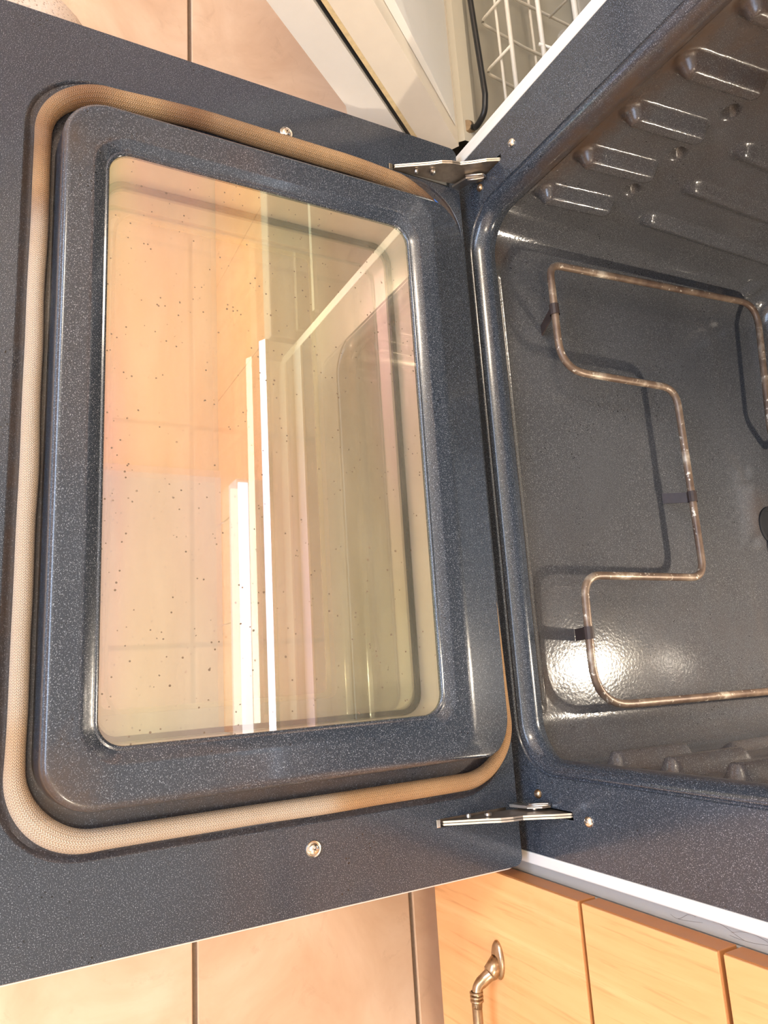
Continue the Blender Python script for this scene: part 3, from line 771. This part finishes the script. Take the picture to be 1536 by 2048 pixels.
# tub
tb = Part()
prof_t = [(.020, -.11), (.020, -.030), (.030, -.019), (.046, -.018), (.058, -.026), (.070, -.050), (.085, -.058), (.30, -.075), (.55, -.060), (.60, -.03), (.60, .52)]
X0, X1 = -.970, -.412
vs = []; fs = []
for x in (X0, X1):
    for a, b in prof_t: vs.append((x, a, b))
m = len(prof_t)
for i in range(m - 1): fs.append((i, i + 1, m + i + 1, m + i))
tb.add(vs, fs)
tb.box((X0 - .004, .02, -.11), (X0 + .004, .60, .52)); tb.box((X1 - .002, .060, -.11), (X1 + .002, .60, .52))
tb.box((X0, .02, .52), (X1, .6, .53))
tbo = tb.make('tub', M_TUB, dw, BD, angle=30)
Part().box((-.985, .02, FZ), (-.4025, .60, -.115)).make('kick_plate', M_GREYW, dw, BD)
gt = Part().tube(round_path([(-.97, .040, .002), (-.60, .040, .0046), (-.452, .040, .0140), (-.430, .040, .010), (-.4245, .040, -.0085), (-.436, .040, -.021)], [0, .05, .02, .014, .01, 0], 6), .0036, 12).make('door_seal', M_BLACKR, dw, BD, smooth=True)
Part().lathe([(.0, .004), (.0075, .004), (.0095, .001), (.0095, -.006), (.0, -.006)], (-.4330, .036, -.0215), (0, -.8, .6), 20).make('seal_plug', M_ANTIQ, dw, BD, angle=40)
# rack of coated wire
rk = Part().tube([(-.96, .07, .033), (-.425, .07, .035)], .0028, 8).make('lower_rack', M_WIRE, dw, BD, smooth=True)
def wire(P, r=.0019, rad=.008): Part().tube(round_path(P, rad, 4), r, 8).make('wire', M_WIRE, rk, BD, smooth=True)
wire([(-.96, .070, .012), (-.425, .070, .015)]); wire([(-.96, .076, .006), (-.425, .076, .009)], .0014)
wire([(-.96, .072, .080), (-.425, .072, .082)], .0028); wire([(-.96, .074, .130), (-.425, .074, .131)], .0031)
for k in range(7):
    x = -.5111 - .0735 * k + (.0735 if k == 6 else 0)
    if k == 6: x = -.4385
    wire([(x, .068, .035), (x, .064, -.009), (x, .14, -.016), (x, .30, -.018), (x, .50, -.016)])
    wire([(x + .004, .30, -.016), (x + .004, .315, .09)], .0017); wire([(x + .004, .19, -.016), (x + .004, .205, .10)], .0017)
for y in (.16, .30, .44): wire([(-.96, y, -.020), (-.425, y, -.020)], .0022)
wire([(-.47, .066, .082), (-.47, .30, .10), (-.47, .5, .13)], .0018); wire([(-.55, .066, .131), (-.55, .5, .131)], .0018)
Part().lathe([(.001, .02), (.02, .02), (.03, .01), (.045, 0), (.001, 0)], (-.69, .30, -.074), (0, 0, 1), 24).make('spray_hub', M_GREYW, dw, BD, angle=40)
Part().box((-.90, .285, -.056), (-.48, .315, -.046), .003).make('spray_arm', M_GREYW, dw, BD)
for x0, x1 in ((-1.9, -.99),):
    bc = (-1.45, .3, FZ); cl2 = thing('base_cabinet', 'orange maple base cabinet beyond the dishwasher', 'cabinet', bc)
    Part().box((x0, .01, -.148), (x1, .60, .60)).make('carcass', M_WOODE, cl2, bc)
    Part().box((x0, .07, FZ), (x1, .60, -.148)).make('toe_kick', M_WOODE, cl2, bc)
    for q in (0, 1): Part().box((x0 + .455 * q + .002, -.0095, -.145), (x0 + .455 * q + .453, .0095, .585), .001).make('cabinet_door', M_WOOD, cl2, bc)
c2 = Part().box((-1.95, -.03, .602), (-.392, .645, .640), .004).make('countertop', M_COUNT, base=(-1.1, .3, .602))
c2['label'] = 'speckled beige countertop over the dishwasher left of the range'; c2['category'] = 'countertop'
pl_ = thing('light_panel', 'large cream fluorescent ceiling panel above the cooktop', 'lamp', (.30, -.15, CH))
Part().box((-.60, -.95, CH - .03), (1.2, .42, CH - .0005), .006).make('frame', M_WHITE, pl_, (.30, -.15, CH))
Part().box((-.57, -.92, CH - .036), (1.17, .39, CH - .0305), .002).make('diffuser', M_PANEL, pl_, (.30, -.15, CH))
# hood, upper cabinets (seen only in the glass)
bh = (0, .4, 1.48); hd_ = thing('range_hood', 'white box range hood above the cooktop', 'hood', bh)
Part().box((-.385, .17, 1.50), (.385, .655, 1.58), .01).make('shell', M_WHITE, hd_, bh)
Part().box((-.30, .24, 1.492), (.30, .58, 1.5005), .002).make('filter', M_STEEL, hd_, bh)
Part().box((-.37, .176, 1.493), (.37, .206, 1.5005), .002).make('added_glow_strip', M_STRIP, hd_, bh)  # added glowing strip, makes the bright streak reflected in the door glass
for x0, x1, lab in ((-.385, .385, 'short orange maple wall cabinet over the hood'), (-1.9, -.39, 'orange maple upper cabinet on the wall left of the hood'), (.39, 1.9, 'orange maple upper cabinet on the wall right of the hood')):
    zb = 1.60 if x1 == .385 else 1.1; bu = ((x0 + x1) / 2, .5, zb); u = thing('wall_cabinet', lab, 'cabinet', bu)
    Part().box((x0, .33, zb), (x1, .655, 2.19)).make('carcass', M_WOODE, u, bu)
    n = 2 if x1 == .385 else 3; wdt = (x1 - x0) / n
    for k in range(n): Part().box((x0 + wdt * k + .002, .31, zb), (x0 + wdt * (k + 1) - .002, .33, 2.19), .001).make('cabinet_door', M_WOOD, u, bu)

# ------------------------------------------------------------------ shoe on the floor at the left
BS = (-.585, -.50, FZ); sh = thing('shoe', 'pale grey knit sneaker on the tile floor at the corner of the oven door', 'shoe', BS)
def shoe_ring(t, z, grow, xs=1.0):
    """outline of a shoe: t 0..1"""
    out = []
    n = 40
    for i in range(n):
        a = 2 * math.pi * i / n; y = math.cos(a); x = math.sin(a)
        wdt = .046 * (1 - .18 * (1 - y) / 2) + (.004 if y > 0 else 0)
        px = (abs(x) ** .8) * math.copysign(1, x) * (wdt + grow) + .006 * y
        py = (y if y < 0 else y ** 1.0) * (.138 + grow)
        out.append((BS[0] + px * xs, -.508 + py, FZ + z))
    return out
v, f = loft([shoe_ring(0, .0, -.004), shoe_ring(0, .004, .003), shoe_ring(0, .014, .004), shoe_ring(0, .024, .001)])
f.append(tuple(range(39, -1, -1))); f.append(tuple(120 + i for i in range(40)))
mk('sole', v, f, M_SOLE, sh, BS, smooth=True, angle=50)
def up_ring(z, g, ysh):
    return [(p[0], p[1] if p[1] < -.52 else p[1] - ysh * sm(-.52, -.37, p[1]), p[2]) for p in shoe_ring(0, z, g)]
v, f = loft([shoe_ring(0, .0245, -.001), up_ring(.034, -.002, .004)]); mk('toe_band', v, f, M_OVERLAY, sh, BS, smooth=True)
rr_ = [up_ring(.034, -.0022, .004), up_ring(.046, -.006, .012), up_ring(.058, -.013, .035), up_ring(.068, -.020, .075), up_ring(.080, -.022, .11), up_ring(.095, -.020, .14)]
v, f = loft(rr_); mk('knit_upper', v, f, M_KNIT, sh, BS, smooth=True)
v, f = loft([up_ring(.0952, -.020, .14), up_ring(.099, -.023, .142), up_ring(.088, -.026, .14)]); mk('collar', v, f, M_OVERLAY, sh, BS, smooth=True)
P = Part()
for k in range(4):
    y = -.455 - .022 * k; z = FZ + .061 + .0085 * k
    P.tube([(BS[0] - .018, y, z + .006), (BS[0], y + .004, z + .014), (BS[0] + .018, y, z + .006)], .0022, 8)
P.make('laces', M_OVERLAY, sh, BS, smooth=True)

# ------------------------------------------------------------------ lift everything so the floor is at z = 0
for o in list(C.objects):
    if o.parent is None and o.type in {'MESH', 'EMPTY'}: o.location.z += DZ
